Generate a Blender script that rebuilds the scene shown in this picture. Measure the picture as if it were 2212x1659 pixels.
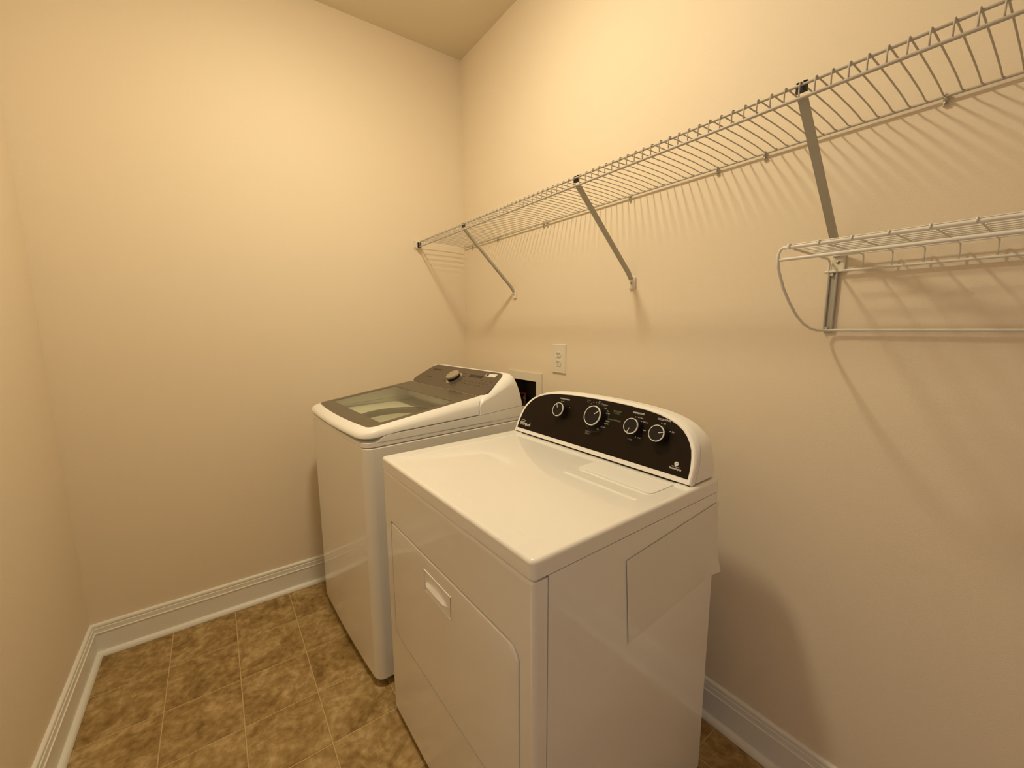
import bpy, bmesh, math, random
from mathutils import Vector, Matrix

for o in list(bpy.data.objects):
    bpy.data.objects.remove(o, do_unlink=True)
S = bpy.context.scene
COL = S.collection
random.seed(4)

# ------------------------------------------------------------------ camera
IMG_W = 2212.0
F_PX = 881.38
cam_loc = Vector((2.18877, -1.27596, 1.32577))
yaw, pitch, roll = 0.96001, 0.14421, -0.00881
fw = Vector((-math.sin(yaw) * math.cos(pitch), math.cos(yaw) * math.cos(pitch), -math.sin(pitch)))
r0 = Vector((math.cos(yaw), math.sin(yaw), 0))
u0 = r0.cross(fw)
rt = math.cos(roll) * r0 + math.sin(roll) * u0
up = -math.sin(roll) * r0 + math.cos(roll) * u0
cd = bpy.data.cameras.new('camera')
cam = bpy.data.objects.new('camera', cd)
COL.objects.link(cam)
M = Matrix.Identity(4)
for i in range(3):
    M[i][0], M[i][1], M[i][2], M[i][3] = rt[i], up[i], -fw[i], cam_loc[i]
cam.matrix_world = M
cd.sensor_fit = 'HORIZONTAL'
cd.sensor_width = 36.0
cd.lens = F_PX * 36.0 / IMG_W
cd.shift_x = 24.425 / IMG_W
cd.shift_y = 1.5 / IMG_W
cd.clip_start = 0.02
S.camera = cam

# ------------------------------------------------------------------ world, exposure
wd = bpy.data.worlds.new('daylight')
S.world = wd
wd.use_nodes = True
bg = wd.node_tree.nodes['Background']
bg.inputs[0].default_value = (0.44, 0.60, 1.0, 1)
bg.inputs[1].default_value = 0.62
S.view_settings.view_transform = 'Standard'
S.view_settings.look = 'None'
S.view_settings.exposure = 0.0
S.view_settings.gamma = 1.0
S.view_settings.use_curve_mapping = False

LAMP_COL = (0.985, 0.86, 0.60)
LAMP_STRENGTH = 284.0
LAMP_POS = (1.08, -0.917)

# portal: only helps the renderer sample the daylight in the doorway, emits nothing itself
pd = bpy.data.lights.new('doorway_portal', 'AREA')
pd.shape = 'RECTANGLE'
pd.size, pd.size_y = 0.54, 2.05
pd.cycles.is_portal = True
po = bpy.data.objects.new('doorway_portal', pd)
COL.objects.link(po)
po.location = (2.69, -1.85, 1.025)
po.rotation_euler = (math.radians(90), 0, 0)

# ------------------------------------------------------------------ room numbers
H = 2.797       # ceiling height
W = 1.789       # room width (wall_back y=0 to wall_front y=-W)
XR = 3.05       # wall_right
ZS = 1.783      # wire shelf rail height


# ------------------------------------------------------------------ materials
def mat(name, col, rough=0.5, spec=0.5, metal=0.0, coat=0.0, bump=None, emit=None, coat_rough=0.1):
    m = bpy.data.materials.new(name)
    m.use_nodes = True
    nt = m.node_tree
    b = nt.nodes['Principled BSDF']
    b.inputs['Base Color'].default_value = (*col, 1)
    b.inputs['Roughness'].default_value = rough
    b.inputs['Specular IOR Level'].default_value = spec
    b.inputs['Metallic'].default_value = metal
    b.inputs['Coat Weight'].default_value = coat
    b.inputs['Coat Roughness'].default_value = coat_rough
    if emit:
        b.inputs['Emission Color'].default_value = (*emit[0], 1)
        b.inputs['Emission Strength'].default_value = emit[1]
    if bump:
        sc, st, dist = bump
        tc = nt.nodes.new('ShaderNodeTexCoord')
        n = nt.nodes.new('ShaderNodeTexNoise')
        n.inputs['Scale'].default_value = sc
        n.inputs['Detail'].default_value = 3
        bp = nt.nodes.new('ShaderNodeBump')
        bp.inputs['Strength'].default_value = st
        bp.inputs['Distance'].default_value = dist
        nt.links.new(tc.outputs['Object'], n.inputs['Vector'])
        nt.links.new(n.outputs['Fac'], bp.inputs['Height'])
        nt.links.new(bp.outputs['Normal'], b.inputs['Normal'])
    return m


def tile_material():
    m = bpy.data.materials.new('vinyl_tile')
    m.use_nodes = True
    nt = m.node_tree
    b = nt.nodes['Principled BSDF']
    tc = nt.nodes.new('ShaderNodeTexCoord')
    oi = nt.nodes.new('ShaderNodeObjectInfo')
    mp = nt.nodes.new('ShaderNodeVectorMath')
    mp.operation = 'MULTIPLY_ADD'
    mp.inputs[1].default_value = (1, 1, 1)
    mu = nt.nodes.new('ShaderNodeMath')
    mu.operation = 'MULTIPLY'
    mu.inputs[1].default_value = 37.0
    cx = nt.nodes.new('ShaderNodeCombineXYZ')
    nt.links.new(oi.outputs['Random'], mu.inputs[0])
    for k in range(3):
        nt.links.new(mu.outputs[0], cx.inputs[k])
    nt.links.new(tc.outputs['Object'], mp.inputs[0])
    nt.links.new(cx.outputs[0], mp.inputs[2])
    n1 = nt.nodes.new('ShaderNodeTexNoise')
    n1.inputs['Scale'].default_value = 8.5
    n1.inputs['Detail'].default_value = 9
    n1.inputs['Roughness'].default_value = 0.72
    n1.inputs['Distortion'].default_value = 0.7
    n2 = nt.nodes.new('ShaderNodeTexNoise')
    n2.inputs['Scale'].default_value = 42.0
    n2.inputs['Detail'].default_value = 6
    n2.inputs['Distortion'].default_value = 0.2
    nt.links.new(mp.outputs[0], n1.inputs['Vector'])
    nt.links.new(mp.outputs[0], n2.inputs['Vector'])
    mx = nt.nodes.new('ShaderNodeMix')
    mx.data_type = 'FLOAT'
    mx.inputs[0].default_value = 0.35
    nt.links.new(n1.outputs['Fac'], mx.inputs[2])
    nt.links.new(n2.outputs['Fac'], mx.inputs[3])
    cr = nt.nodes.new('ShaderNodeValToRGB')
    e = cr.color_ramp.elements
    e[0].position = 0.36
    e[0].color = (0.20, 0.112, 0.030, 1)
    e[1].position = 0.66
    e[1].color = (0.62, 0.455, 0.23, 1)
    k = cr.color_ramp.elements.new(0.5)
    k.color = (0.385, 0.25, 0.095, 1)
    nt.links.new(mx.outputs[0], cr.inputs[0])
    nt.links.new(cr.outputs[0], b.inputs['Base Color'])
    b.inputs['Roughness'].default_value = 0.55
    b.inputs['Specular IOR Level'].default_value = 0.3
    bp = nt.nodes.new('ShaderNodeBump')
    bp.inputs['Strength'].default_value = 0.25
    bp.inputs['Distance'].default_value = 0.002
    nt.links.new(n2.outputs['Fac'], bp.inputs['Height'])
    nt.links.new(bp.outputs['Normal'], b.inputs['Normal'])
    return m


def glass_material(name, tint, fres=1.5):
    m = bpy.data.materials.new(name)
    m.use_nodes = True
    nt = m.node_tree
    nt.nodes.remove(nt.nodes['Principled BSDF'])
    out = nt.nodes['Material Output']
    tr = nt.nodes.new('ShaderNodeBsdfTransparent')
    tr.inputs[0].default_value = (*tint, 1)
    gl = nt.nodes.new('ShaderNodeBsdfGlossy')
    gl.inputs['Roughness'].default_value = 0.06
    fr = nt.nodes.new('ShaderNodeFresnel')
    fr.inputs[0].default_value = fres
    mx = nt.nodes.new('ShaderNodeMixShader')
    nt.links.new(fr.outputs[0], mx.inputs[0])
    nt.links.new(tr.outputs[0], mx.inputs[1])
    nt.links.new(gl.outputs[0], mx.inputs[2])
    nt.links.new(mx.outputs[0], out.inputs[0])
    return m


PAINT = mat('wall_paint', (0.865, 0.745, 0.58), 0.6, 0.25, bump=(420, 0.22, 0.002))
CEIL = mat('ceiling_paint', (0.82, 0.73, 0.57), 0.8, 0.1, bump=(160, 0.3, 0.002))
TRIM = mat('white_trim_paint', (0.89, 0.86, 0.79), 0.38, 0.45)
GROUT = mat('grout', (0.60, 0.445, 0.225), 0.8, 0.1)
TILE = tile_material()
ENAMEL = mat('white_enamel', (0.93, 0.91, 0.875), 0.32, 0.5, coat=0.8, coat_rough=0.05)
PLASTIC = mat('white_plastic', (0.95, 0.935, 0.905), 0.32, 0.5)
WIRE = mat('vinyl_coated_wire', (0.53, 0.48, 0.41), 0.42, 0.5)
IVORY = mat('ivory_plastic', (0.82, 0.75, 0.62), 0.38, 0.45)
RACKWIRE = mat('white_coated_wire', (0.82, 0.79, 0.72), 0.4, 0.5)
BRACKET = mat('painted_steel_bracket', (0.46, 0.43, 0.36), 0.45, 0.5)
SCREW = mat('zinc_screw', (0.32, 0.29, 0.24), 0.35, 0.5, metal=0.9)
CLIP = mat('clear_plastic_clip', (0.62, 0.57, 0.47), 0.35, 0.5)
DARKCLIP = mat('black_plastic', (0.012, 0.010, 0.009), 0.5, 0.3)
CONSOLE_BLACK = mat('brown_black_panel', (0.014, 0.008, 0.004), 0.4, 0.15)
KNOB_BLACK = mat('black_knob', (0.008, 0.005, 0.004), 0.5, 0.3)
PRINT = mat('white_print', (0.80, 0.78, 0.75), 0.5, 0.2)
PRINT_DIM = mat('grey_print', (0.30, 0.28, 0.24), 0.5, 0.2)
PRINT_GREEN = mat('green_print', (0.20, 0.32, 0.17), 0.5, 0.2)
GUNMETAL = mat('gunmetal_panel', (0.14, 0.112, 0.08), 0.34, 0.5, metal=0.35)
LIDBORDER = mat('smoked_glass_border', (0.105, 0.085, 0.055), 0.25, 0.35)
DISPLAY = mat('dark_display', (0.012, 0.004, 0.004), 0.2, 0.5)
CHROME = mat('brushed_chrome', (0.62, 0.58, 0.52), 0.3, 0.5, metal=0.9)
STEEL = mat('stainless_steel', (0.50, 0.50, 0.46), 0.38, 0.5, metal=0.6)
TUBPLASTIC = mat('grey_tub_plastic', (0.90, 0.90, 0.84), 0.45, 0.4)
TUBRING = mat('dark_grey_ring', (0.17, 0.165, 0.13), 0.45, 0.4)
GLASS = glass_material('tinted_glass', (0.93, 0.93, 0.79))
RUBBER = mat('black_rubber', (0.01, 0.01, 0.01), 0.8, 0.1)
SLOT_SHADE = mat('slot_shade', (0.03, 0.02, 0.012), 0.7, 0.1)  # near-black colour standing in for shade inside gaps and slots
BOXINSIDE = mat('outlet_box_inside', (0.045, 0.032, 0.018), 0.6, 0.3)
BRASS = mat('brass_valve', (0.20, 0.13, 0.05), 0.35, 0.5, metal=0.9)
RED = mat('red_handle', (0.20, 0.015, 0.012), 0.4, 0.4)
BLUE = mat('blue_handle', (0.02, 0.05, 0.30), 0.4, 0.4)
SHEET = mat('white_film', (0.86, 0.83, 0.78), 0.16, 0.5, coat=0.4, coat_rough=0.05)
LAMPGLASS = mat('lit_lamp_glass', (0.9, 0.85, 0.75), 0.4, 0.3, emit=(LAMP_COL, LAMP_STRENGTH))


# ------------------------------------------------------------------ object helpers
def link(name, me, m, parent=None):
    o = bpy.data.objects.new(name, me)
    COL.objects.link(o)
    if m is not None and len(me.materials) == 0:
        me.materials.append(m)
    if parent is not None:
        o.parent = parent
    return o


def fin(name, bm, m, parent=None, smooth=None):
    bmesh.ops.recalc_face_normals(bm, faces=bm.faces[:])
    me = bpy.data.meshes.new(name)
    bm.to_mesh(me)
    bm.free()
    if smooth is not None:
        me.shade_smooth()
        me.set_sharp_from_angle(angle=math.radians(smooth))
    o = link(name, me, m, parent)
    if smooth is not None:
        wn = o.modifiers.new('weighted_normal', 'WEIGHTED_NORMAL')
        wn.keep_sharp = True
        wn.weight = 90
    return o


def tag(o, label=None, cat=None, group=None, kind=None):
    if label:
        o['label'] = label
    if cat:
        o['category'] = cat
    if group:
        o['group'] = group
    if kind:
        o['kind'] = kind
    return o


def empty(name, loc, rz=0.0):
    o = bpy.data.objects.new(name, None)
    COL.objects.link(o)
    o.location = loc
    o.rotation_euler = (0, 0, rz)
    o.empty_display_size = 0.05
    return o


def box(bm, x0, x1, y0, y1, z0, z1):
    v = [bm.verts.new((x, y, z)) for z in (z0, z1) for y in (y0, y1) for x in (x0, x1)]
    for f in ((0, 2, 3, 1), (4, 5, 7, 6), (0, 1, 5, 4), (2, 6, 7, 3), (0, 4, 6, 2), (1, 3, 7, 5)):
        bm.faces.new([v[i] for i in f])
    return v


def bevel_all(bm, w, seg=3, sel=None):
    es = [e for e in bm.edges if (sel is None or sel(e))]
    bmesh.ops.bevel(bm, geom=es, offset=w, segments=seg, profile=0.5, affect='EDGES', clamp_overlap=True)


def bbox(x0, x1, y0, y1, z0, z1, bev=0.0, seg=3):
    bm = bmesh.new()
    box(bm, x0, x1, y0, y1, z0, z1)
    if bev:
        bevel_all(bm, bev, seg)
    return bm


def tube(bm, pts, r, n=8, caps=True, closed=False):
    pts = [Vector(p) for p in pts]
    rings = []
    N = len(pts)
    prev = None
    for i, p in enumerate(pts):
        if closed:
            t = (pts[(i + 1) % N] - pts[i - 1]).normalized()
        elif i == 0:
            t = (pts[1] - p).normalized()
        elif i == N - 1:
            t = (p - pts[i - 1]).normalized()
        else:
            t = ((pts[i + 1] - p).normalized() + (p - pts[i - 1]).normalized()).normalized()
        if prev is None:
            a = Vector((0, 0, 1)) if abs(t.z) < 0.9 else Vector((1, 0, 0))
            nrm = t.cross(a).normalized()
        else:
            nrm = (prev - t * prev.dot(t)).normalized()
        prev = nrm
        bn = t.cross(nrm)
        rings.append([bm.verts.new(p + r * (math.cos(2 * math.pi * k / n) * nrm + math.sin(2 * math.pi * k / n) * bn)) for k in range(n)])
    last = N if closed else N - 1
    for i in range(last):
        a, b = rings[i], rings[(i + 1) % N]
        for k in range(n):
            bm.faces.new((a[k], a[(k + 1) % n], b[(k + 1) % n], b[k]))
    if caps and not closed:
        bm.faces.new(rings[0][::-1])
        bm.faces.new(rings[-1])


def loft(bm, rings, cap0=True, cap1=True):
    vr = [[bm.verts.new(p) for p in ring] for ring in rings]
    n = len(vr[0])
    for a, b in zip(vr[:-1], vr[1:]):
        for k in range(n):
            bm.faces.new((a[k], a[(k + 1) % n], b[(k + 1) % n], b[k]))
    if cap0:
        bm.faces.new(vr[0][::-1])
    if cap1:
        bm.faces.new(vr[-1])
    return vr


def rrect(x0, x1, y0, y1, r, n=6):
    """rounded rectangle, ccw; r is one radius or (bl, br, tr, tl)"""
    if not isinstance(r, (tuple, list)):
        r = (r, r, r, r)
    out = []
    for (cx, cy, a0, rr) in ((x0 + r[0], y0 + r[0], math.pi, r[0]), (x1 - r[1], y0 + r[1], 1.5 * math.pi, r[1]),
                             (x1 - r[2], y1 - r[2], 0, r[2]), (x0 + r[3], y1 - r[3], 0.5 * math.pi, r[3])):
        for k in range(n + 1):
            a = a0 + 0.5 * math.pi * k / n
            out.append((cx + rr * math.cos(a), cy + rr * math.sin(a)))
    return out


def lathe(bm, prof, n=32, origin=(0, 0, 0), axis=(0, 0, 1), ring=False):
    ax = Vector(axis).normalized()
    a = Vector((1, 0, 0)) if abs(ax.x) < 0.9 else Vector((0, 1, 0))
    e1 = (a - ax * a.dot(ax)).normalized()
    e2 = ax.cross(e1)
    o = Vector(origin)
    rings = []
    for r, h in prof:
        rings.append([o + ax * h + r * (math.cos(2 * math.pi * k / n) * e1 + math.sin(2 * math.pi * k / n) * e2) for k in range(n)])
    if ring:
        loft(bm, rings + [rings[0]], False, False)
    else:
        loft(bm, rings, prof[0][0] > 0, prof[-1][0] > 0)
    bmesh.ops.remove_doubles(bm, verts=bm.verts[:], dist=1e-6)


def holed(bm, outer, inner, put, d0, d1):
    """plate with a hole: outer/inner 2D loops, put(a, b, depth) -> 3D, between depths d0 and d1"""
    loops = []
    for d in (d0, d1):
        vo = [bm.verts.new(put(a, b, d)) for a, b in outer]
        vi = [bm.verts.new(put(a, b, d)) for a, b in inner]
        es = []
        for vv in (vo, vi):
            for k in range(len(vv)):
                es.append(bm.edges.new((vv[k], vv[(k + 1) % len(vv)])))
        bmesh.ops.triangle_fill(bm, use_beauty=True, use_dissolve=False, edges=es)
        loops.append((vo, vi))
    for s in (0, 1):
        a, b = loops[0][s], loops[1][s]
        for k in range(len(a)):
            bm.faces.new((a[k], a[(k + 1) % len(a)], b[(k + 1) % len(a)], b[k]))


def text_mesh(txt, size, align='LEFT', bold=0.0, shear=0.0):
    cu = bpy.data.curves.new('txt', 'FONT')
    cu.body = txt
    cu.size = size
    cu.align_x = align
    cu.align_y = 'CENTER'
    cu.offset = bold
    cu.shear = shear
    cu.resolution_u = 3
    ob = bpy.data.objects.new('txt', cu)
    COL.objects.link(ob)
    dg = bpy.context.evaluated_depsgraph_get()
    me = bpy.data.meshes.new_from_object(ob.evaluated_get(dg))
    bpy.data.objects.remove(ob, do_unlink=True)
    me.materials.clear()
    return me


# ------------------------------------------------------------------ the room
def structure(name, bm, m, label=None):
    o = fin(name, bm, m)
    o['kind'] = 'structure'
    if label:
        o['label'] = label
    return o


TH = 0.10
bm = bmesh.new()
box(bm, -TH, XR + TH, -W - TH, TH, -0.06, -0.0016)
floor = structure('floor', bm, GROUT, 'brown marbled square tile floor with pale joints')
T9 = 0.2286
GAP = 0.0036
X0, Y0 = 0.258, -1.304
full = None
for i in range(-2, 14):
    for j in range(-3, 7):
        xa, xb = X0 + i * T9 + GAP / 2, X0 + (i + 1) * T9 - GAP / 2
        ya, yb = Y0 + j * T9 + GAP / 2, Y0 + (j + 1) * T9 - GAP / 2
        xa, xb, ya, yb = max(xa, 0.001), min(xb, XR - 0.001), max(ya, -W + 0.001), min(yb, -0.001)
        if xb - xa < 0.01 or yb - ya < 0.01:
            continue
        w, d = xb - xa, yb - ya
        key = abs(w - (T9 - GAP)) < 1e-6 and abs(d - (T9 - GAP)) < 1e-6
        if key and full is not None:
            me = full
        else:
            b2 = bmesh.new()
            c = 0.0014
            loft(b2, [[(-w / 2, -d / 2, -0.003), (w / 2, -d / 2, -0.003), (w / 2, d / 2, -0.003), (-w / 2, d / 2, -0.003)],
                      [(-w / 2, -d / 2, -0.0012), (w / 2, -d / 2, -0.0012), (w / 2, d / 2, -0.0012), (-w / 2, d / 2, -0.0012)],
                      [(-w / 2 + c, -d / 2 + c, 0), (w / 2 - c, -d / 2 + c, 0), (w / 2 - c, d / 2 - c, 0), (-w / 2 + c, d / 2 - c, 0)]])
            bmesh.ops.recalc_face_normals(b2, faces=b2.faces[:])
            me = bpy.data.meshes.new('tile')
            b2.to_mesh(me)
            b2.free()
            me.materials.append(TILE)
            if key:
                full = me
        t = link('tile', me, None, floor)
        t.location = ((xa + xb) / 2, (ya + yb) / 2, 0)

bm = bmesh.new()
box(bm, -TH, XR + TH, -W - TH, TH, H, H + TH)
structure('ceiling', bm, CEIL, 'plain tan ceiling in the upper corner')

bm = bmesh.new()
box(bm, -TH, 0, -W - TH, TH, 0, H)
structure('wall_left', bm, PAINT, 'warm beige painted end wall beside the washer')

# wall_back with the opening for the washer outlet box
OBX0, OBX1, OBZ0, OBZ1 = 0.478, 0.688, 0.905, 1.064
bm = bmesh.new()
box(bm, 0, OBX0, 0, TH, 0, H)
box(bm, OBX1, XR, 0, TH, 0, H)
box(bm, OBX0, OBX1, 0, TH, 0, OBZ0)
box(bm, OBX0, OBX1, 0, TH, OBZ1, H)
structure('wall_back', bm, PAINT, 'warm beige painted wall behind the machines')

# wall_front has, behind the viewer, an unseen doorway added to let the daylight in
DX0, DX1, DZ = 2.42, 2.96, 2.05
bm = bmesh.new()
box(bm, 0, DX0, -W - TH, -W, 0, H)
box(bm, DX1, XR, -W - TH, -W, 0, H)
box(bm, DX0, DX1, -W - TH, -W, DZ, H)
structure('wall_front', bm, PAINT, 'warm beige painted wall at the left edge')
bm = bmesh.new()
box(bm, XR, XR + TH, -W - TH, TH, 0, H)
structure('wall_right', bm, PAINT, 'warm beige painted wall behind the viewer')
bm = bmesh.new()
cw = 0.075
box(bm, DX0 - cw, DX0, -W, -W + 0.018, 0, DZ + cw)
box(bm, DX1, DX1 + cw, -W, -W + 0.018, 0, DZ + cw)
box(bm, DX0, DX1, -W, -W + 0.018, DZ, DZ + cw)
bevel_all(bm, 0.004, 2)
structure('trim_1', bm, TRIM, 'white door casing around the unseen doorway added for daylight')

# baseboards: profile (distance from wall, height)
BBP = [(0.0, 0.0), (0.013, 0.0), (0.013, 0.094), (0.0155, 0.0965), (0.0155, 0.0995), (0.0125, 0.101), (0.0118, 0.104), (0.0118, 0.118),
       (0.0085, 0.1195), (0.0085, 0.1225), (0.0105, 0.125), (0.0105, 0.131), (0.0085, 0.1345), (0.0045, 0.1365), (0.0, 0.1367)]
SHOE = [(0.013, 0.0)] + [(0.013 + 0.017 * math.cos(a), 0.019 * math.sin(a)) for a in [math.pi / 2 * k / 7 for k in range(8)]]


def run(name, prof, p0, p1, nrm, m, parent=None, mit=(1, 1)):
    """sweep a profile from p0 to p1 along a wall; nrm points into the room; ends mitred"""
    p0, p1, nrm = Vector(p0), Vector(p1), Vector(nrm)
    d = (p1 - p0).normalized()
    b = bmesh.new()
    loft(b, [[p0 + nrm * q + d * q * mit[0] + Vector((0, 0, z)) for q, z in prof],
             [p1 + nrm * q - d * q * mit[1] + Vector((0, 0, z)) for q, z in prof]])
    return fin(name, b, m, parent, smooth=35)


for nm, p0, p1, n, mit in (('baseboard_left', (0, -W, 0), (0, 0, 0), (1, 0, 0), (1, 1)),
                           ('baseboard_back', (0, 0, 0), (XR, 0, 0), (0, -1, 0), (1, 1)),
                           ('baseboard_front', (DX0 - cw, -W, 0), (0, -W, 0), (0, 1, 0), (0, 1)),
                           ('baseboard_right', (XR, 0, 0), (XR, -W, 0), (-1, 0, 0), (1, 0))):
    o = run(nm, BBP, p0, p1, n, TRIM, None, mit)
    tag(o, 'white moulded baseboard along ' + {'baseboard_left': 'the end wall', 'baseboard_back': 'the wall behind the machines',
                                               'baseboard_front': 'the left edge wall', 'baseboard_right': 'the wall behind the viewer'}[nm], kind='structure')
    run('shoe_molding', SHOE, p0, p1, n, TRIM, o, mit)

# ------------------------------------------------------------------ ceiling lamp (above the picture)
lamp = tag(empty('ceiling_lamp', (LAMP_POS[0], LAMP_POS[1], H)), 'round flush ceiling lamp above the machines', 'lamp')
bm = bmesh.new()
lathe(bm, [(0.100, 0.0), (0.100, -0.018), (0.090, -0.026), (0.0, -0.026)], 48)
fin('lamp_base', bm, TRIM, lamp, 40)
bm = bmesh.new()
lathe(bm, [(0.084, -0.024), (0.083, -0.028), (0.072, -0.036), (0.054, -0.042), (0.028, -0.046), (0.0, -0.0475)], 40)
fin('lamp_shade', bm, LAMPGLASS, lamp, 40)

# ------------------------------------------------------------------ long wire shelf
YF = -0.2955      # front rail
shelf = tag(empty('wire_shelf', (0, 0, ZS)), 'long white wire shelf along the wall above the washer and dryer', 'shelf')


def part_tube(name, pts, r, m, parent, n=8):
    b = bmesh.new()
    tube(b, pts, r, n)
    return fin(name, b, m, parent, 50)


XE = XR - 0.02
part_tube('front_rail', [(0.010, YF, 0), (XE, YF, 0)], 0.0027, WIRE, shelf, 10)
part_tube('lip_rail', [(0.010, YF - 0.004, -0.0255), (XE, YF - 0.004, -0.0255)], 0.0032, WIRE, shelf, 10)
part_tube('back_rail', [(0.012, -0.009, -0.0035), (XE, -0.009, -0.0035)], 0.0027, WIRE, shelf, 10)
# one cross wire, shared by all
b = bmesh.new()
path = [(0, YF - 0.0045, -0.0255), (0, YF - 0.0065, -0.018), (0, YF - 0.0066, -0.004), (0, YF - 0.0052, 0.0028), (0, YF - 0.0015, 0.0050),
        (0, YF + 0.008, 0.0046), (0, -0.23, 0.0044), (0, -0.16, 0.0038), (0, -0.10, 0.0022), (0, -0.055, -0.0002), (0, -0.030, -0.0026), (0, -0.020, -0.0034), (0, -0.009, -0.0008)]
tube(b, path, 0.00145, 6)
bmesh.ops.recalc_face_normals(b, faces=b.faces[:])
wm = bpy.data.meshes.new('wire')
b.to_mesh(wm)
b.free()
wm.shade_smooth()
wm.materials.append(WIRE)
x = 1.8155 - 0.0254 * 70
while x < XE:
    if x > 0.02:
        link('wire', wm, None, shelf).location = (x, 0, 0)
    x += 0.0254

# diagonal support brackets
for bx_, zt_ in ((0.500, 1.501), (1.2125, 1.495), (1.8175, 1.492), (2.85, 1.495)):
    foot = zt_ - ZS
    b = bmesh.new()
    hw, th = 0.0075, 0.0022
    p0 = Vector((bx_, YF + 0.006, -0.020))
    p1 = Vector((bx_, -0.013, foot + 0.004))
    d = (p1 - p0).normalized()
    nn = Vector((0, d.z, -d.y))      # perpendicular in the yz plane
    if nn.z > 0:
        nn = -nn
    X = Vector((1, 0, 0))
    # U channel: web on the lower/outer side, two flanges
    sec = [(-hw, 0.0), (hw, 0.0), (hw, 0.009), (hw - th, 0.009), (hw - th, th), (-hw + th, th), (-hw + th, 0.009), (-hw, 0.009)]
    rings = []
    for p, s in ((p0, 1.0), (p0.lerp(p1, 0.5), 1.0), (p0.lerp(p1, 0.96), 1.0), (p1 + Vector((0, 0.004, -0.010)), 0.8)):
        rings.append([p + X * (q * s) - nn * (h_ - 0.0045) for q, h_ in sec])
    loft(b, rings)
    br = fin('support_bracket', b, BRACKET, shelf, 30)
    # foot plate on the wall
    b = bmesh.new()
    ring = rrect(-0.0105, 0.0165, foot - 0.042, foot + 0.003, (0.004, 0.004, 0.008, 0.008), 4)
    loft(b, [[(bx_ + q, -0.0005, z) for q, z in ring], [(bx_ + q, -0.006, z) for q, z in ring],
             [(bx_ + q * 0.82, -0.0085, foot - 0.0195 + (z - foot + 0.0195) * 0.9) for q, z in ring]])
    fin('foot_plate', b, IVORY, br, 40)
    b = bmesh.new()
    lathe(b, [(0.0034, 0.0), (0.0034, 0.002), (0.002, 0.003), (0.0, 0.003)], 12, (bx_ + 0.003, -0.0085, foot - 0.021), (0, -1, 0))
    fin('screw', b, SCREW, br, 40)
    # dark saddle clipped over the front rail
    b = bmesh.new()
    box(b, bx_ - 0.0105, bx_ + 0.0080, YF - 0.0005, YF + 0.0065, -0.0125, -0.0032)
    box(b, bx_ - 0.0105, bx_ + 0.0080, YF + 0.0033, YF + 0.0060, -0.0045, 0.0055)
    box(b, bx_ - 0.0105, bx_ - 0.0030, YF - 0.0010, YF + 0.0060, 0.0048, 0.0062)
    box(b, bx_ + 0.0015, bx_ + 0.0080, YF - 0.0010, YF + 0.0060, 0.0048, 0.0062)
    fin('saddle_clip', b, DARKCLIP, br)

# wall clips along the back rail
for i, cx_ in enumerate((0.102, 0.36, 0.725, 0.748, 1.193, 1.506, 1.634, 1.970, 2.40)):
    b = bmesh.new()
    tube(b, [(cx_, -0.009 + 0.0058 * math.cos(a), -0.0035 + 0.0058 * math.sin(a)) for a in [math.radians(-150 + 25 * k) for k in range(11)]], 0.0022, 8)
    box(b, cx_ - 0.004, cx_ + 0.004, -0.006, 0.0, -0.020, -0.006)
    c = fin('wall_clip', b, CLIP, shelf, 40)
    b = bmesh.new()
    lathe(b, [(0.0030, 0.0), (0.0030, 0.002), (0.0, 0.003)], 10, (cx_, -0.006, -0.0155), (0, -1, 0))
    fin('screw', b, SCREW, c, 40)

# end bracket that holds the shelf front on the end wall
b = bmesh.new()
ring = rrect(-0.3215, -0.285, -0.034, 0.010, 0.006, 4)
loft(b, [[(0.0002, y, z) for y, z in ring], [(0.006, y, z) for y, z in ring]])
ring2 = rrect(-0.3115, -0.2885, -0.0325, 0.000, 0.004, 4)
loft(b, [[(0.006, y, z) for y, z in ring2], [(0.026, y, z) for y, z in ring2]])
eb = fin('end_bracket', b, IVORY, shelf, 40)
b = bmesh.new()
box(b, 0.0262, 0.0300, -0.3105, -0.2895, -0.030, -0.003)
fin('end_clip', b, DARKCLIP, eb)
for sz in (-0.027, 0.003):
    b = bmesh.new()
    lathe(b, [(0.0028, 0.0), (0.0028, 0.0016), (0.0, 0.0024)], 10, (0.006, -0.3165, sz), (1, 0, 0))
    fin('screw', b, SCREW, eb, 40)

# ------------------------------------------------------------------ wire drying rack on the right
ZR = 1.479
rack = tag(empty('drying_rack', (1.80, 0, ZR)), 'small white wire drying rack shelf mounted on the wall at right', 'rack')
RL = 0.90
YA = -0.290
part_tube('front_rail', [(0.010, YA, 0.0), (RL, YA, 0.0)], 0.0036, RACKWIRE, rack, 10)
part_tube('lip_rail', [(0.002, YA, -0.0232), (RL, YA, -0.0232)], 0.0036, RACKWIRE, rack, 10)
# side hoop: front rail end, lip, then the arc to the wall and on as the wall bar
pts = [(0.016, YA, 0.0), (0.008, YA, 0.0008), (0.003, YA - 0.001, -0.003), (0.000, YA - 0.002, -0.012), (0.000, YA - 0.002, -0.022)]
arc = [(-0.2955, 1.4565), (-0.2816, 1.4318), (-0.2541, 1.4007), (-0.2163, 1.371), (-0.1701, 1.3422), (-0.1235, 1.3228), (-0.0762, 1.311), (-0.0400, 1.3068)]
for k in range(1, len(arc)):
    (ya, za), (yb, zb) = arc[k - 1], arc[k]
    for t in (0.5, 1.0):
        pts.append((0.000, ya + (yb - ya) * t, za + (zb - za) * t - ZR))
pts += [(0.004, -0.022, 1.3063 - ZR), (0.016, -0.013, 1.3063 - ZR), (0.03, -0.012, 1.307 - ZR), (RL, -0.012, 1.3105 - ZR)]
part_tube('hoop_rail', pts, 0.0030, RACKWIRE, rack, 10)
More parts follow.
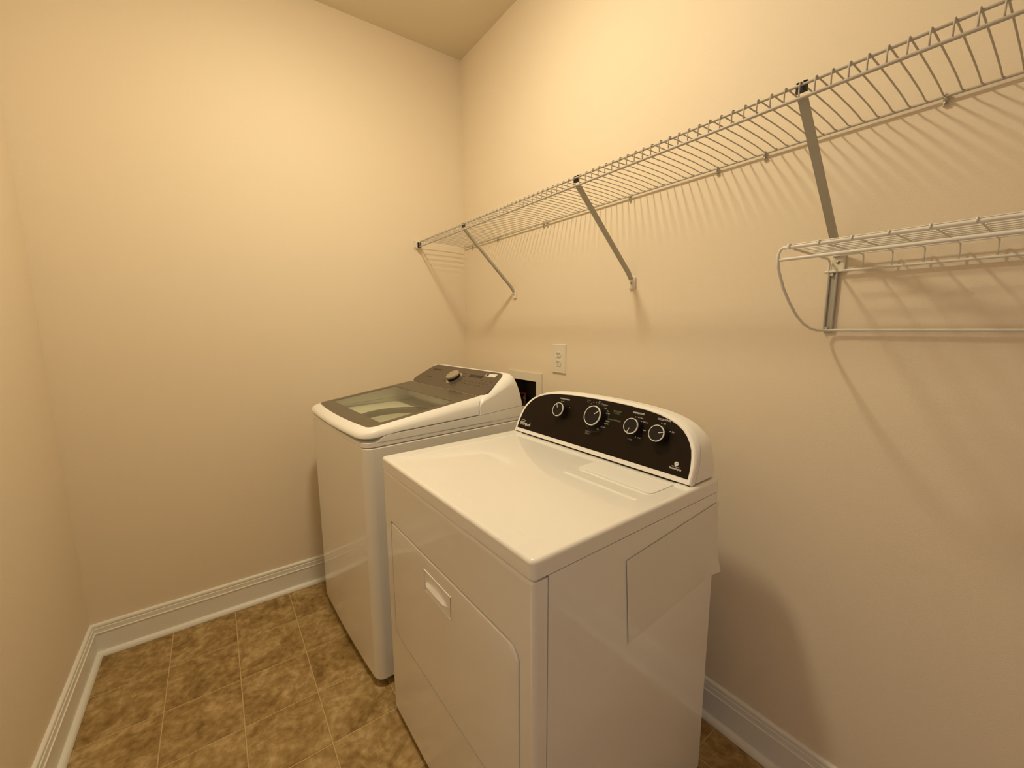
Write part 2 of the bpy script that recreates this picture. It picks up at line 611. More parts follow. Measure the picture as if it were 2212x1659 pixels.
part_tube('wall_rail', [(-0.004, -0.010, -0.029), (RL, -0.010, -0.0285)], 0.0030, RACKWIRE, rack, 10)
for k in range(12):
    yy = -0.2755 + 0.0234 * k
    part_tube('deck_wire', [(0.012, yy, 0.0068), (RL, yy, 0.0068)], 0.0015, RACKWIRE, rack, 6)
b = bmesh.new()
tube(b, [(0, YA - 0.0035, -0.003), (0, YA - 0.005, 0.001), (0, YA - 0.003, 0.0050), (0, YA + 0.003, 0.0062), (0, YA + 0.012, 0.0046), (0, YA + 0.025, 0.0040), (0, -0.15, 0.0040), (0, -0.022, 0.0042), (0, -0.0135, 0.003), (0, -0.0105, -0.003), (0, -0.0105, -0.029)], 0.0016, 6)
bmesh.ops.recalc_face_normals(b, faces=b.faces[:])
cm = bpy.data.meshes.new('cross_wire')
b.to_mesh(cm)
b.free()
cm.shade_smooth()
cm.materials.append(RACKWIRE)
for k in range(1, 19):
    link('cross_wire', cm, None, rack).location = (0.0178 + 0.0508 * k, 0, 0)
part_tube('cross_wire', [(0.0178, YA - 0.0035, -0.003), (0.0178, YA - 0.005, 0.001), (0.0178, YA - 0.003, 0.0055), (0.0178, YA + 0.003, 0.0066), (0.017, YA + 0.012, 0.004), (0.016, YA + 0.03, 0.0005),
                         (0.005, -0.030, 0.0005), (0.004, -0.016, -0.001), (0.004, -0.011, -0.008), (0.004, -0.0105, -0.029)], 0.0026, RACKWIRE, rack)
for px_ in (0.005, 0.78):
    b = bmesh.new()
    tube(b, [(px_, -0.0075, -0.026), (px_, -0.0075, 1.304 - ZR)], 0.0024, 8)
    tube(b, [(px_ + 0.0155, -0.0075, -0.030), (px_ + 0.0155, -0.0075, 1.308 - ZR)], 0.0024, 8)
    box(b, px_ - 0.0005, px_ + 0.016, -0.0045, -0.0015, 1.300 - ZR, -0.030)
    wb = fin('wall_post', b, BRACKET, rack, 40)
    for sz in (-0.036, 1.312 - ZR):
        b = bmesh.new()
        lathe(b, [(0.0036, 0.0), (0.0036, 0.0025), (0.0018, 0.0025), (0.0018, 0.001), (0.0, 0.001)], 12, (px_ + 0.0055, -0.0075, sz), (0, -1, 0))
        fin('screw', b, CHROME, wb, 40)

# ------------------------------------------------------------------ wall outlet
ox, oz = 0.832, 1.1745
outlet = tag(empty('wall_outlet', (ox, 0, oz)), 'ivory duplex power outlet on the wall above the dryer', 'outlet')
b = bmesh.new()
ring = rrect(-0.0430, 0.0430, -0.0655, 0.0655, 0.003, 3)
rec = []
loft(b, [[(q, -0.0003, z) for q, z in ring], [(q, -0.0035, z) for q, z in ring], [(q * 0.93, -0.0062, z * 0.955) for q, z in ring]])
fin('cover_plate', b, IVORY, outlet, 25)
for sz in (0.0195, -0.0195):
    b = bmesh.new()
    rr = 0.0172
    ring = []
    for k in range(32):
        a = 2 * math.pi * k / 32
        ring.append((rr * math.cos(a), max(-0.0135, min(0.0135, rr * math.sin(a)))))
    loft(b, [[(q, -0.0060, sz + z) for q, z in ring], [(q, -0.0082, sz + z) for q, z in ring], [(q * 0.95, -0.0088, sz + z * 0.95) for q, z in ring]])
    rc = fin('receptacle', b, IVORY, outlet, 40)
    b = bmesh.new()
    box(b, -0.0080, -0.0052, -0.0091, -0.008, sz - 0.0005, sz + 0.0085)
    box(b, 0.0050, 0.0074, -0.0091, -0.008, sz + 0.0005, sz + 0.0080)
    lathe(b, [(0.0027, 0.008), (0.0027, 0.0091)], 12, (0, 0, sz - 0.0075), (0, -1, 0))
    fin('slots', b, SLOT_SHADE, rc)
b = bmesh.new()
lathe(b, [(0.0022, 0.0), (0.0022, 0.0008), (0.0, 0.0012)], 12, (0, -0.0062, 0), (0, -1, 0))
fin('screw', b, IVORY, outlet, 40)

# ------------------------------------------------------------------ washer outlet box in the wall
obox = tag(empty('washer_outlet_box', ((OBX0 + OBX1) / 2, 0, (OBZ0 + OBZ1) / 2)), 'white recessed washer supply box in the wall behind the washer', 'outlet box')
cx_, cz_ = (OBX0 + OBX1) / 2, (OBZ0 + OBZ1) / 2
b = bmesh.new()
holed(b, [(0.451 - cx_, 0.868 - cz_), (0.716 - cx_, 0.868 - cz_), (0.716 - cx_, 1.0935 - cz_), (0.451 - cx_, 1.0935 - cz_)],
      rrect(0.492 - cx_, 0.6765 - cx_, 0.915 - cz_, 1.0525 - cz_, 0.002, 2), lambda a, c, d: (a, d, c), -0.0068, -0.0003)
fin('face_frame', b, IVORY, obox)
b = bmesh.new()
x0, x1, z0, z1 = OBX0 - cx_ + 0.004, OBX1 - cx_ - 0.004, OBZ0 - cz_ + 0.004, OBZ1 - cz_ - 0.004
v = [b.verts.new(p) for p in ((x0, 0, z0), (x1, 0, z0), (x1, 0, z1), (x0, 0, z1), (x0, 0.085, z0), (x1, 0.085, z0), (x1, 0.085, z1), (x0, 0.085, z1))]
for f in ((4, 5, 6, 7), (0, 1, 5, 4), (1, 2, 6, 5), (2, 3, 7, 6), (3, 0, 4, 7)):
    b.faces.new([v[i] for i in f])
fin('recess', b, BOXINSIDE, obox)
for sx, hm in ((-0.070, RED), (0.070, BLUE)):
    b = bmesh.new()
    lathe(b, [(0.009, 0), (0.009, 0.03), (0.013, 0.03), (0.013, 0.045), (0.006, 0.045), (0.006, 0.06)], 16, (sx, 0.055, z0 + 0.0), (0, 0, 1))
    va = fin('valve', b, BRASS, obox, 40)
    b = bbox(sx - 0.022, sx + 0.022, 0.040, 0.052, z0 + 0.055, z0 + 0.067, 0.004, 2)
    fin('valve_handle', b, hm, va, 40)

# ------------------------------------------------------------------ washer
WW = 0.686
washer = tag(empty('washing_machine', (0.158, -0.930, 0), 0.055), 'white top-load washing machine with smoked glass lid in the corner', 'washer')


def plan(side, front, rear, rc, bow=0.012, n=8, nb=10):
    """washer plan loop: rear-left, left front corner, bowed front, right, rear-right"""
    L, R = side, WW - side
    half = (R - L) / 2
    cxm = WW / 2

    def fv(u):
        return front - bow * (1 - ((u - cxm) / half) ** 2)
    out = []
    for k in range(5):
        out.append((L, rear + (front + rc - rear) * k / 5))
    for k in range(n + 1):
        a = math.pi + 0.5 * math.pi * k / n
        uu = L + rc + rc * math.cos(a)
        out.append((uu, fv(max(L + 0.001, uu)) + rc + rc * math.sin(a) - 0))
    for k in range(1, nb):
        uu = L + rc + (R - L - 2 * rc) * k / nb
        out.append((uu, fv(uu)))
    for k in range(n + 1):
        a = 1.5 * math.pi + 0.5 * math.pi * k / n
        uu = R - rc + rc * math.cos(a)
        out.append((uu, fv(min(R - 0.001, uu)) + rc + rc * math.sin(a)))
    for k in range(1, 6):
        out.append((R, front + rc + (rear - front - rc) * k / 5))
    return out


b = bmesh.new()
CB = plan(0.0, 0.0, 0.690, 0.034, 0.008)
CBi = plan(0.003, 0.003, 0.687, 0.032, 0.008)
loft(b, [[(u, v, 0.031) for u, v in CBi], [(u, v, 0.036) for u, v in CB], [(u, v, 0.912) for u, v in CB], [(u, v, 0.9155) for u, v in CBi]])
fin('cabinet', b, ENAMEL, washer, 40)
b = bmesh.new()
sk = plan(0.035, 0.045, 0.67, 0.03, 0.008)
loft(b, [[(u, v, 0.008) for u, v in sk], [(u, v, 0.032) for u, v in sk]])
fin('base_skirt', b, RUBBER, washer, 40)
for fu in (0.075, 0.611):
    for fv_ in (0.085, 0.62):
        b = bmesh.new()
        lathe(b, [(0.024, 0.0), (0.026, 0.006), (0.020, 0.012), (0.010, 0.014), (0.010, 0.03)], 20, (fu, fv_, 0))
        fin('foot', b, RUBBER, washer, 40)

TCU, TCV, TR = 0.368, 0.278, 0.188
b = bmesh.new()
D1 = plan(0.001, -0.001, 0.700, 0.036, 0.008)
circ = [(TCU + TR * math.cos(2 * math.pi * k / 48), TCV + TR * math.sin(2 * math.pi * k / 48)) for k in range(48)]
holed(b, D1, circ, lambda a, c, d: (a, c, d), 0.9185, 0.9335)
# raised side rails of the deck, ramped up behind the front corners


def zrail(v):
    pts = [(0.030, 0.9335), (0.050, 0.9375), (0.066, 0.9480), (0.082, 0.9535), (0.464, 0.9640), (0.700, 0.9775)]
    for (a, za), (c, zc) in zip(pts[:-1], pts[1:]):
        if v <= c:
            return za + (zc - za) * (v - a) / (c - a)
    return pts[-1][1]


vs = [0.044, 0.05, 0.058, 0.066, 0.074, 0.082, 0.15, 0.3, 0.464, 0.58, 0.70]
for ua, ub in ((0.001, 0.026), (WW - 0.026, WW - 0.001)):
    rings = []
    for v in vs:
        rings.append([(ua, v, 0.9300), (ub, v, 0.9300), (ub, v, zrail(v)), (ua, v, zrail(v))])
    loft(b, rings)
box(b, 0.026, WW - 0.026, 0.505, 0.700, 0.9335, 0.976)
fin('top_deck', b, PLASTIC, washer, 40)
# tub and basket under the glass
b = bmesh.new()
loft(b, [[(TCU + r_ * math.cos(2 * math.pi * k / 48), TCV + r_ * math.sin(2 * math.pi * k / 48), z_) for k in range(48)]
         for r_, z_ in ((TR - 0.010, 0.900), (TR + 0.030, 0.87), (TR + 0.030, 0.45), (0.05, 0.44))], False, True)
fin('wash_basket', b, STEEL, washer, 40)
b = bmesh.new()
pr = [(TR - 0.001, 0.9415), (TR - 0.012, 0.9395), (TR - 0.018, 0.930), (TR - 0.018, 0.895), (TR + 0.006, 0.895)]
lathe(b, pr, 48, (TCU, TCV, 0), (0, 0, 1), True)
fin('balance_ring', b, TUBRING, washer, 40)
b = bmesh.new()
circ2 = [(TCU + TR * math.cos(2 * math.pi * k / 48), TCV + TR * math.sin(2 * math.pi * k / 48)) for k in range(48)]
holed(b, rrect(0.034, WW - 0.034, 0.034, 0.504, 0.03, 5), circ2, lambda a, c, d: (a, c, d), 0.9338, 0.9420)
fin('tub_cover', b, TUBPLASTIC, washer, 40)


# lid
def zg(v):
    return 0.980 + (v - 0.03) * 0.060 / 0.464


def zcr(v):
    return 0.9605 + v * 0.0917


def zbt(v):
    pts = [(-0.1, 0.9445), (0.0, 0.9450), (0.05, 0.9475), (0.082, 0.9548), (0.464, 0.9655), (0.6, 0.9695)]
    for (a, za), (c, zc) in zip(pts[:-1], pts[1:]):
        if v <= c:
            return za + (zc - za) * (v - a) / (c - a)
    return pts[-1][1]


lid_out = plan(0.0025, -0.006, 0.470, 0.050, 0.016)
lid_in = plan(0.030, 0.030, 0.491, 0.030, 0.016)
lid_bot = plan(0.009, 0.004, 0.470, 0.046, 0.016)
lid_mid = plan(0.0105, 0.004, 0.482, 0.044, 0.016)
rings = [[(u, v, zbt(v) + 0.001) for u, v in lid_in], [(u, v, zbt(v)) for u, v in lid_bot], [(u, v, zbt(v) + 0.004) for u, v in lid_out],
         [(u, v, zcr(v)) for u, v in lid_out], [(u, v, zcr(v) + 0.62 * (zg(v) - zcr(v))) for u, v in lid_mid],
         [(u, v, zg(v)) for u, v in lid_in], [(u, v, zg(v) - 0.004) for u, v in lid_in]]
b = bmesh.new()
loft(b, rings + [rings[0]], False, False)
bmesh.ops.remove_doubles(b, verts=b.verts[:], dist=1e-6)
lid = fin('lid', b, PLASTIC, washer, 50)
b = bmesh.new()
brd = plan(0.0305, 0.0305, 0.4905, 0.0295, 0.016)
win = rrect(0.064, 0.624, 0.082, 0.388, 0.012, 5)
holed(b, brd, win, lambda a, c, d: (a, c, zg(c) + d), -0.0035, -0.0002)
fin('glass_border', b, LIDBORDER, lid, 40)
b = bmesh.new()
w2 = rrect(0.0642, 0.6238, 0.0822, 0.3878, 0.012, 5)
vv = [b.verts.new((u, v, zg(v) - 0.0006)) for u, v in w2]
b.faces.new(vv)
fin('lid_window', b, GLASS, lid)

# control console behind the lid
PT = 1.05          # panel lean from vertical
PV0, PZ0 = 0.500, 1.0385
pc, ps = math.cos(PT), math.sin(PT)
prof = [(0.474, 0.966), (0.4735, 1.004), (0.482, 1.024), (0.496, 1.0365), (0.56, PZ0 + 0.06 / ps * pc), (0.640, PZ0 + 0.14 / ps * pc), (0.650, 1.1205), (0.660, 1.1195),
        (0.672, 1.108), (0.686, 1.078), (0.699, 1.036), (0.707, 1.000), (0.709, 0.979)]
b = bmesh.new()


def csec(u, k):
    # k 0..1 shrink towards the ends: pull the top down and the faces in
    out = []
    for v, z in prof:
        zz = z if z < 0.99 else 0.985 + (z - 0.985) * (1 - 0.36 * k)
        vv_ = v - (0.010 * k if v > 0.6 else -0.004 * k)
        out.append((u, vv_, zz))
    return out


us = [(0.001, 1.0), (0.0025, 0.75), (0.008, 0.45), (0.018, 0.20), (0.032, 0.05), (0.05, 0.0)]
seq = us + [(WW / 2, 0.0)] + [(WW - u, k) for u, k in us[::-1]]
loft(b, [csec(u, k) for u, k in seq])
console = fin('console', b, PLASTIC, washer, 45)


def onpanel(u, s, off=0.0):
    return Vector((u, PV0 + s * ps - off * pc, PZ0 + s * pc + off * ps))


pan = []
half_pts = [(0.293, -0.006), (0.304, 0.004), (0.322, 0.016), (0.328, 0.030), (0.326, 0.045), (0.305, 0.128), (0.299, 0.145), (0.288, 0.156), (0.270, 0.161)]
for hu, s in half_pts:
    pan.append((WW / 2 + hu, s))
for hu, s in half_pts[::-1]:
    pan.append((WW / 2 - hu, s))
b = bmesh.new()
loft(b, [[onpanel(u, s, -0.012) for u, s in pan], [onpanel(u, s, 0.0006) for u, s in pan], [onpanel(WW / 2 + (u - WW / 2) * 0.994, 0.078 + (s - 0.078) * 0.985, 0.0016) for u, s in pan]])
fin('control_panel', b, GUNMETAL, console, 30)
b = bmesh.new()
box(b, 0.040, WW - 0.040, 0.4908, 0.4985, 1.020, 1.0390)
fin('hinge_shade', b, SLOT_SHADE, console)  # dark strip painting the shade between lid and console
kb = onpanel(0.345, 0.078, 0.0012)
kax = Vector((0, -pc, ps))
b = bmesh.new()
lathe(b, [(0.043, 0.0), (0.043, 0.0012), (0.0395, 0.0016), (0.0, 0.0016)], 40, kb, kax)
fin('dial_ring', b, CHROME, console, 40)
b = bmesh.new()
lathe(b, [(0.034, 0.001), (0.034, 0.012), (0.0325, 0.0125)], 40, kb, kax)
fin('dial_skirt', b, DISPLAY, console, 40)
b = bmesh.new()
lathe(b, [(0.0325, 0.012), (0.0345, 0.0135), (0.0345, 0.021), (0.0325, 0.024), (0.0, 0.0235)], 40, kb, kax)
fin('dial_knob', b, CHROME, console, 40)


def panel_patch(name, quad, m, off, parent=None):
    b_ = bmesh.new()
    loft(b_, [[onpanel(u, s, 0.0008) for u, s in quad], [onpanel(u, s, off) for u, s in quad]])
    return fin(name, b_, m, parent or console)


panel_patch('display', [(0.432, 0.105), (0.535, 0.105), (0.532, 0.124), (0.432, 0.122)], DISPLAY, 0.0019)
panel_patch('sticker', [(0.539, 0.124), (0.611, 0.125), (0.608, 0.148), (0.534, 0.144)], PRINT, 0.0019)
panel_patch('sticker_mark', [(0.542, 0.127), (0.558, 0.1275), (0.556, 0.142), (0.540, 0.1415)], DISPLAY, 0.0021)
PANEL_INK = mat('dark_panel_print', (0.07, 0.05, 0.03), 0.5, 0.3)
panel_patch('logo_print', [(0.083, 0.115), (0.168, 0.116), (0.168, 0.126), (0.083, 0.1245)], PANEL_INK, 0.0018)
panel_patch('badge_print', [(0.094, 0.055), (0.152, 0.056), (0.152, 0.062), (0.094, 0.0605)], PANEL_INK, 0.0018)
random.seed(7)
for row, (s0, ua, ub, n_) in enumerate(((0.052, 0.437, 0.600, 7), (0.070, 0.440, 0.610, 7), (0.090, 0.545, 0.615, 3))):
    for k in range(n_):
        uu = ua + (ub - ua) * k / (n_ - 1)
        panel_patch('legend_print', [(uu, s0), (uu + 0.013, s0 + 0.0003), (uu + 0.013, s0 + 0.0045), (uu, s0 + 0.0042)], PANEL_INK, 0.0018)
for k in range(9):
    a = math.radians(-40 + 32 * k)
    uu, ss_ = 0.345 + 0.062 * math.cos(a), 0.078 + 0.052 * math.sin(a)
    panel_patch('legend_print', [(uu - 0.010, ss_ - 0.0018), (uu + 0.010, ss_ - 0.0018), (uu + 0.010, ss_ + 0.0018), (uu - 0.010, ss_ + 0.0018)], PANEL_INK, 0.0018)

# ------------------------------------------------------------------ dryer
DW, DD, DZT, DZP, DZB = 0.7363, 0.6535, 0.9185, 0.8810, 0.0156
dryer = tag(empty('dryer', (0.94581, -0.86914, 0), 0.02017), 'white front-load dryer with black control console and four knobs', 'dryer')
# front shell with the door opening
SEAM = 0.0335
DO = (0.047, 0.698, 0.328, 0.7215)
b = bmesh.new()
outer = [(0.0, DZB), (DW, DZB), (DW, DZP - 0.0045), (0.0, DZP - 0.0045)]
inner = rrect(DO[0], DO[1], DO[2], DO[3], (0.034, 0.034, 0.032, 0.014), 8)
holed(b, outer, inner, lambda a, c, d: (a, d, c), 0.0, SEAM)
es = [e for e in b.edges if all(abs(v.co.y) < 1e-6 for v in e.verts) and any(
    all(abs(v.co[ax] - val) < 1e-6 for v in e.verts) for ax, val in ((0, 0.0), (0, DW), (2, DZB), (2, DZP - 0.0045)))]
bmesh.ops.bevel(b, geom=es, offset=0.011, segments=5, profile=0.5, affect='EDGES')
fin('front_panel', b, ENAMEL, dryer, 35)
b = bmesh.new()
box(b, 0.020, DW - 0.020, 0.020, 0.030, 0.30, 0.75)
fin('door_gap_shade', b, SLOT_SHADE, dryer)  # dark block behind the door, paints the shade in its gap
# door with the recessed hand grip
b = bmesh.new()
g = 0.0042
dl = rrect(DO[0] + g, DO[1] - g, DO[2] + g, DO[3] - g, (0.032, 0.032, 0.030, 0.012), 8)
HU0, HU1, HZ0, HZ1 = 0.2870, 0.4315, 0.6140, 0.6765


def inset(loop, c, k):
    return [(c[0] + (a - c[0]) * (1 - k / abs(max(a_ for a_, _ in loop) - c[0])), c[1] + (d - c[1]) * (1 - k / abs(max(d_ for _, d_ in loop) - c[1]))) for a, d in loop]


cD = ((DO[0] + DO[1]) / 2, (DO[2] + DO[3]) / 2)
hole = [(HU0, HZ0), (HU1, HZ0), (HU1, HZ1), (HU0, HZ1)]
d1 = inset(dl, cD, 0.0060)
d2 = inset(dl, cD, 0.0018)
vo = [b.verts.new((a, -0.0015, c)) for a, c in d1]
vi = [b.verts.new((a, -0.0015, c)) for a, c in hole]
es = [b.edges.new((q[k], q[(k + 1) % len(q)])) for q in (vo, vi) for k in range(len(q))]
bmesh.ops.triangle_fill(b, use_beauty=True, use_dissolve=False, edges=es)
vi2 = [b.verts.new((a, 0.0098, c)) for a, c in hole]
for k in range(4):
    b.faces.new((vi[k], vi[(k + 1) % 4], vi2[(k + 1) % 4], vi2[k]))
rs = [[(a, -0.0015, c) for a, c in d1], [(a, 0.0000, c) for a, c in d2], [(a, 0.004, c) for a, c in dl], [(a, 0.0190, c) for a, c in dl]]
loft(b, rs, False, False)
bmesh.ops.remove_doubles(b, verts=b.verts[:], dist=1e-6)
door = fin('door', b, ENAMEL, dryer, 35)
# grip: plate set 2 mm back with a scooped pull lip whose upper side catches the light
b = bmesh.new()
n = 12
fl0, fl1 = 0.2885, 0.4195
lo, hi, un_ = [], [], []
for k in range(n + 1):
    t = k / n
    u = fl0 + (fl1 - fl0) * t
    bul = 1 - abs(2 * t - 1) ** 2.6
    lo.append((u, 0.0006 - 0.0085 * min(1.0, bul * 1.6), 0.6400))
    hi.append((u, 0.0006, 0.6400 + 0.0005 + 0.022 * bul))
    un_.append((u, 0.0006, 0.6400 - 0.012 * bul))
for rows in ((hi, lo), (lo, un_)):
    va = [b.verts.new(p) for p in rows[0]]
    vb = [b.verts.new(p) for p in rows[1]]
    for k in range(n):
        b.faces.new((va[k], va[k + 1], vb[k + 1], vb[k]))
b.faces.new([b.verts.new(p) for p in ((HU0, 0.0008, HZ0), (HU1, 0.0008, HZ0), (HU1, 0.0008, HZ1), (HU0, 0.0008, HZ1))])
fin('door_handle', b, PLASTIC, door, 30)
# edge bead round the grip: bright upper edge
b = bmesh.new()
box(b, HU0 - 0.001, HU1 + 0.001, -0.0030, 0.0008, HZ1 - 0.0005, HZ1 + 0.0016)
bevel_all(b, 0.0006, 2)
fin('grip_edge', b, PLASTIC, door)
b = bmesh.new()
box(b, HU1 - 0.0006, HU1 + 0.0004, -0.0020, 0.0008, HZ0, HZ1)
fin('grip_shade', b, SLOT_SHADE, door)  # dark strip painting the shade along the grip's right edge
# side and back panels
for nm, args in (('side_panel', (DW - 0.020, DW - 0.0012, SEAM + 0.0036, DD, DZB, DZP - 0.003)),
                 ('side_panel', (0.0012, 0.020, SEAM + 0.0036, DD, DZB, DZP - 0.003)),
                 ('back_panel', (0.020, DW - 0.020, DD - 0.02, DD - 0.001, DZB + 0.01, DZP - 0.004))):
    fin(nm, bbox(*args, 0.0022, 2), ENAMEL, dryer, 40)
b = bmesh.new()
box(b, 0.009, DW - 0.009, 0.0095, DD - 0.01, DZP - 0.0100, DZP - 0.0010)
box(b, 0.005, DW - 0.005, SEAM - 0.001, SEAM + 0.006, DZB + 0.004, DZP - 0.006)
fin('seam_shade', b, SLOT_SHADE, dryer)  # dark filler that paints the shade in the panel seams
for fu in (0.06, DW - 0.06):
    for fv_ in (0.07, DD - 0.06):
        b = bmesh.new()
        lathe(b, [(0.018, 0.0), (0.020, 0.004), (0.012, 0.008), (0.008, 0.009), (0.008, 0.022)], 18, (fu, fv_, 0))
        fin('foot', b, RUBBER, dryer, 40)
# top panel with shallow dished work surface
b = bmesh.new()


def pl(ins, r):
    return rrect(-0.001 + ins, DW + 0.001 - ins, -0.0025 + ins, DD - ins, max(0.004, r - ins), 6)


rings = [[(u, v, DZP) for u, v in pl(0.001, 0.012)], [(u, v, DZP + 0.001) for u, v in pl(0, 0.012)]]
for k in range(0, 7):
    a = math.pi / 2 * k / 6
    rings.append([(u, v, DZT - 0.009 + 0.009 * math.sin(a)) for u, v in pl(0.009 * (1 - math.cos(a)), 0.013)])
dish = lambda i, z: [(u, v, z) for u, v in rrect(0.050 + i, DW - 0.050 - i, 0.0445 + i, 0.600, (0.03, 0.03, 0.006, 0.006), 6)]
rings.append(dish(0.0, DZT))
rings.append(dish(0.0030, DZT - 0.0022))
loft(b, rings)
top = fin('top_panel', b, ENAMEL, dryer, 30)
# lint screen lid and the raised rib in front of it
b = bmesh.new()
ll = rrect(0.452, 0.692, 0.412, 0.510, (0.012, 0.012, 0.003, 0.003), 5)
loft(b, [[(u, v, DZT - 0.0023) for u, v in ll], [(u, v, DZT + 0.0022) for u, v in ll], [(0.572 + (u - 0.572) * 0.985, 0.461 + (v - 0.461) * 0.97, DZT + 0.0028) for u, v in ll]])
fin('lint_lid', b, PLASTIC, top, 35)
b = bmesh.new()
rb = rrect(0.447, 0.699, 0.359, 0.370, 0.005, 5)
loft(b, [[(u, v, DZT - 0.0023) for u, v in rb], [(0.573 + (u - 0.573) * 0.985, 0.3645 + (v - 0.3645) * 0.6, DZT + 0.0006) for u, v in rb]])
fin('rib', b, ENAMEL, top, 35)

# console
CT = 0.40
CV0 = 0.527
CUM = DW / 2 - 0.001
cc_, cs_ = math.cos(CT), math.sin(CT)


def onface(u, h, off=0.0):
    return Vector((u, CV0 + h * cs_ - off * cc_, DZT + h * cc_ + off * cs_))


dark_half = [(0.347, 0.017), (0.3465, 0.035), (0.345, 0.052), (0.3415, 0.072), (0.336, 0.092), (0.328, 0.108), (0.316, 0.124), (0.301, 0.138), (0.281, 0.150), (0.256, 0.1595), (0.222, 0.168), (0.178, 0.174), (0.120, 0.178), (0.060, 0.180), (0.0, 0.1805)]
white_half = [(0.359, 0.0040), (0.3592, 0.030), (0.358, 0.054), (0.354, 0.076), (0.348, 0.097), (0.339, 0.1145), (0.326, 0.1315), (0.309, 0.146), (0.287, 0.158), (0.260, 0.1675), (0.225, 0.1755), (0.180, 0.181), (0.121, 0.185), (0.060, 0.187), (0.0, 0.1875)]


def sym(hp):
    return [(CUM + a, h) for a, h in hp] + [(CUM - a, h) for a, h in hp[-2::-1]]


WO, DK = sym(white_half), sym(dark_half)


def shrink(loop, k, kb=0.0):
    return [(CUM + (u - CUM) * (1 - k / 0.359), 0.0040 + (h - 0.0040) * (1 - k / 0.1835)) for u, h in loop]


def ring_v(loop, dv, kz=1.0):
    """the console outline pushed back dv metres, kept horizontal"""
    out = []
    for u, h in loop:
        p = onface(u, h)
        out.append((p.x, p.y + dv * (1 - 0.0), p.z))
    return out


def ring_back(loop, vend, t):
    """blend from the leaning face to the upright back"""
    out = []
    for u, h in loop:
        p = onface(u, h)
        out.append((p.x, p.y + (max(vend, p.y) - p.y) * t, p.z))
    return out


W1 = shrink(WO, 0.003)
b = bmesh.new()
loft(b, [[onface(u, h, -0.004) for u, h in DK], [onface(u, h, 0.0) for u, h in DK], [onface(u, h, 0.0008) for u, h in shrink(WO, 0.0055)],
         [onface(u, h, -0.001) for u, h in W1], [onface(u, h, -0.006) for u, h in WO], ring_v(WO, 0.018), ring_v(shrink(WO, 0.0040), 0.0182)])
rim = fin('console', b, PLASTIC, dryer, 40)
b = bmesh.new()
B0, B1 = shrink(WO, 0.0002), shrink(WO, 0.006)
loft(b, [ring_v(shrink(WO, 0.005), 0.0183), ring_v(shrink(WO, 0.0045), 0.0206), ring_v(B0, 0.0209), ring_back(B0, 0.628, 0.6), ring_back(B0, 0.640, 0.92), ring_back(shrink(WO, 0.004), 0.648, 1.0)])
fin('console_housing', b, PLASTIC, rim, 40)
b = bmesh.new()
loft(b, [[onface(u, h, -0.003) for u, h in DK], [onface(CUM + (u - CUM) * 0.999, h, 0.0003) for u, h in DK]])
fin('console_panel', b, CONSOLE_BLACK, rim)
b = bmesh.new()
box(b, 0.014, DW - 0.016, CV0 + 0.006, 0.640, DZT - 0.002, DZT + 0.0045)
fin('console_gap_shade', b, SLOT_SHADE, rim)  # dark block painting the shade line under the console

fn = Vector((0, -cc_, cs_))
eu = Vector((1, 0, 0))
eh = Vector((0, cs_, cc_))


def knob(u, h, r, ang, off=0.026):
    o_ = onface(u, h, 0.0003)
    b_ = bmesh.new()
    lathe(b_, [(r * 1.10, 0.0), (r * 1.08, 0.008), (r * 1.0, 0.012), (r * 0.985, off - 0.002), (r * 0.95, off), (r * 0.5, off - 0.0006), (0.0, off - 0.0006)], 40, o_, fn)
    k_ = fin('knob', b_, KNOB_BLACK, dryer, 35)
    b_ = bmesh.new()
    lathe(b_, [(r * 1.0, off - 0.0028), (r * 1.005, off - 0.001), (r * 0.975, off + 0.0008), (r * 0.905, off + 0.0008), (r * 0.89, off - 0.0008)], 40, o_, fn, True)
    fin('knob_ring', b_, PRINT, k_, 35)
    b_ = bmesh.new()
    d_ = eu * math.cos(ang) + eh * math.sin(ang)
    p_ = fn.cross(d_)
    q_ = []
    for lift in (off - 0.001, off + 0.0006):
        q_.append([o_ + d_ * (r * s) + p_ * (r * 0.034 * t) + fn * lift for s, t in ((0.28, -1), (0.92, -1), (0.92, 1), (0.28, 1))])
    loft(b_, q_)
    fin('pointer', b_, PRINT, k_)


knob(0.2276, 0.1165, 0.0245, math.radians(122))
knob(0.3804, 0.1215, 0.0325, math.radians(40))
knob(0.5270, 0.1160, 0.0238, math.radians(-108))
knob(0.6110, 0.1120, 0.0234, math.radians(18))


def legend(txt, u, h, size, m=PRINT, align='CENTER', bold=0.0, name='lettering', sx=1.0, shear=0.0):
    me = text_mesh(txt, size, align, bold, shear)
    for v in me.vertices:
        p = onface(u + v.co.x * sx, h + v.co.y, 0.0009)
        v.co = p
    return link(name, me, m, rim)


legend('Whirlpool', 0.0305, 0.0370, 0.0175, align='LEFT', bold=0.0003, sx=0.80)
legend('WRINKLE SHIELD', 0.2225, 0.1600, 0.0066, bold=0.0001, sx=0.92)
legend('On / Off', 0.2150, 0.1500, 0.0048, sx=0.9)
legend('ACCUDRY', 0.4500, 0.1525, 0.0078, PRINT_GREEN, sx=0.82, shear=0.2)
legend('Sensor Drying', 0.4500, 0.1465, 0.0040, PRINT_GREEN, sx=0.9)
legend('ENERGY PREFERRED', 0.4490, 0.1243, 0.0060, PRINT_GREEN, sx=0.86)
legend('TEMPERATURE', 0.5240, 0.1600, 0.0072, bold=0.0001, sx=0.85)
legend('CYCLE SIGNAL', 0.6090, 0.1556, 0.0072, bold=0.0001, sx=0.85)
legend('SensorDrying', 0.6752, 0.0347, 0.0074, bold=0.0002, sx=0.82)
legend('High efficiency', 0.6752, 0.0400, 0.0042, sx=0.9)
legend('WRINKLE', 0.3631, 0.0702, 0.0064, PRINT_DIM, sx=0.9)
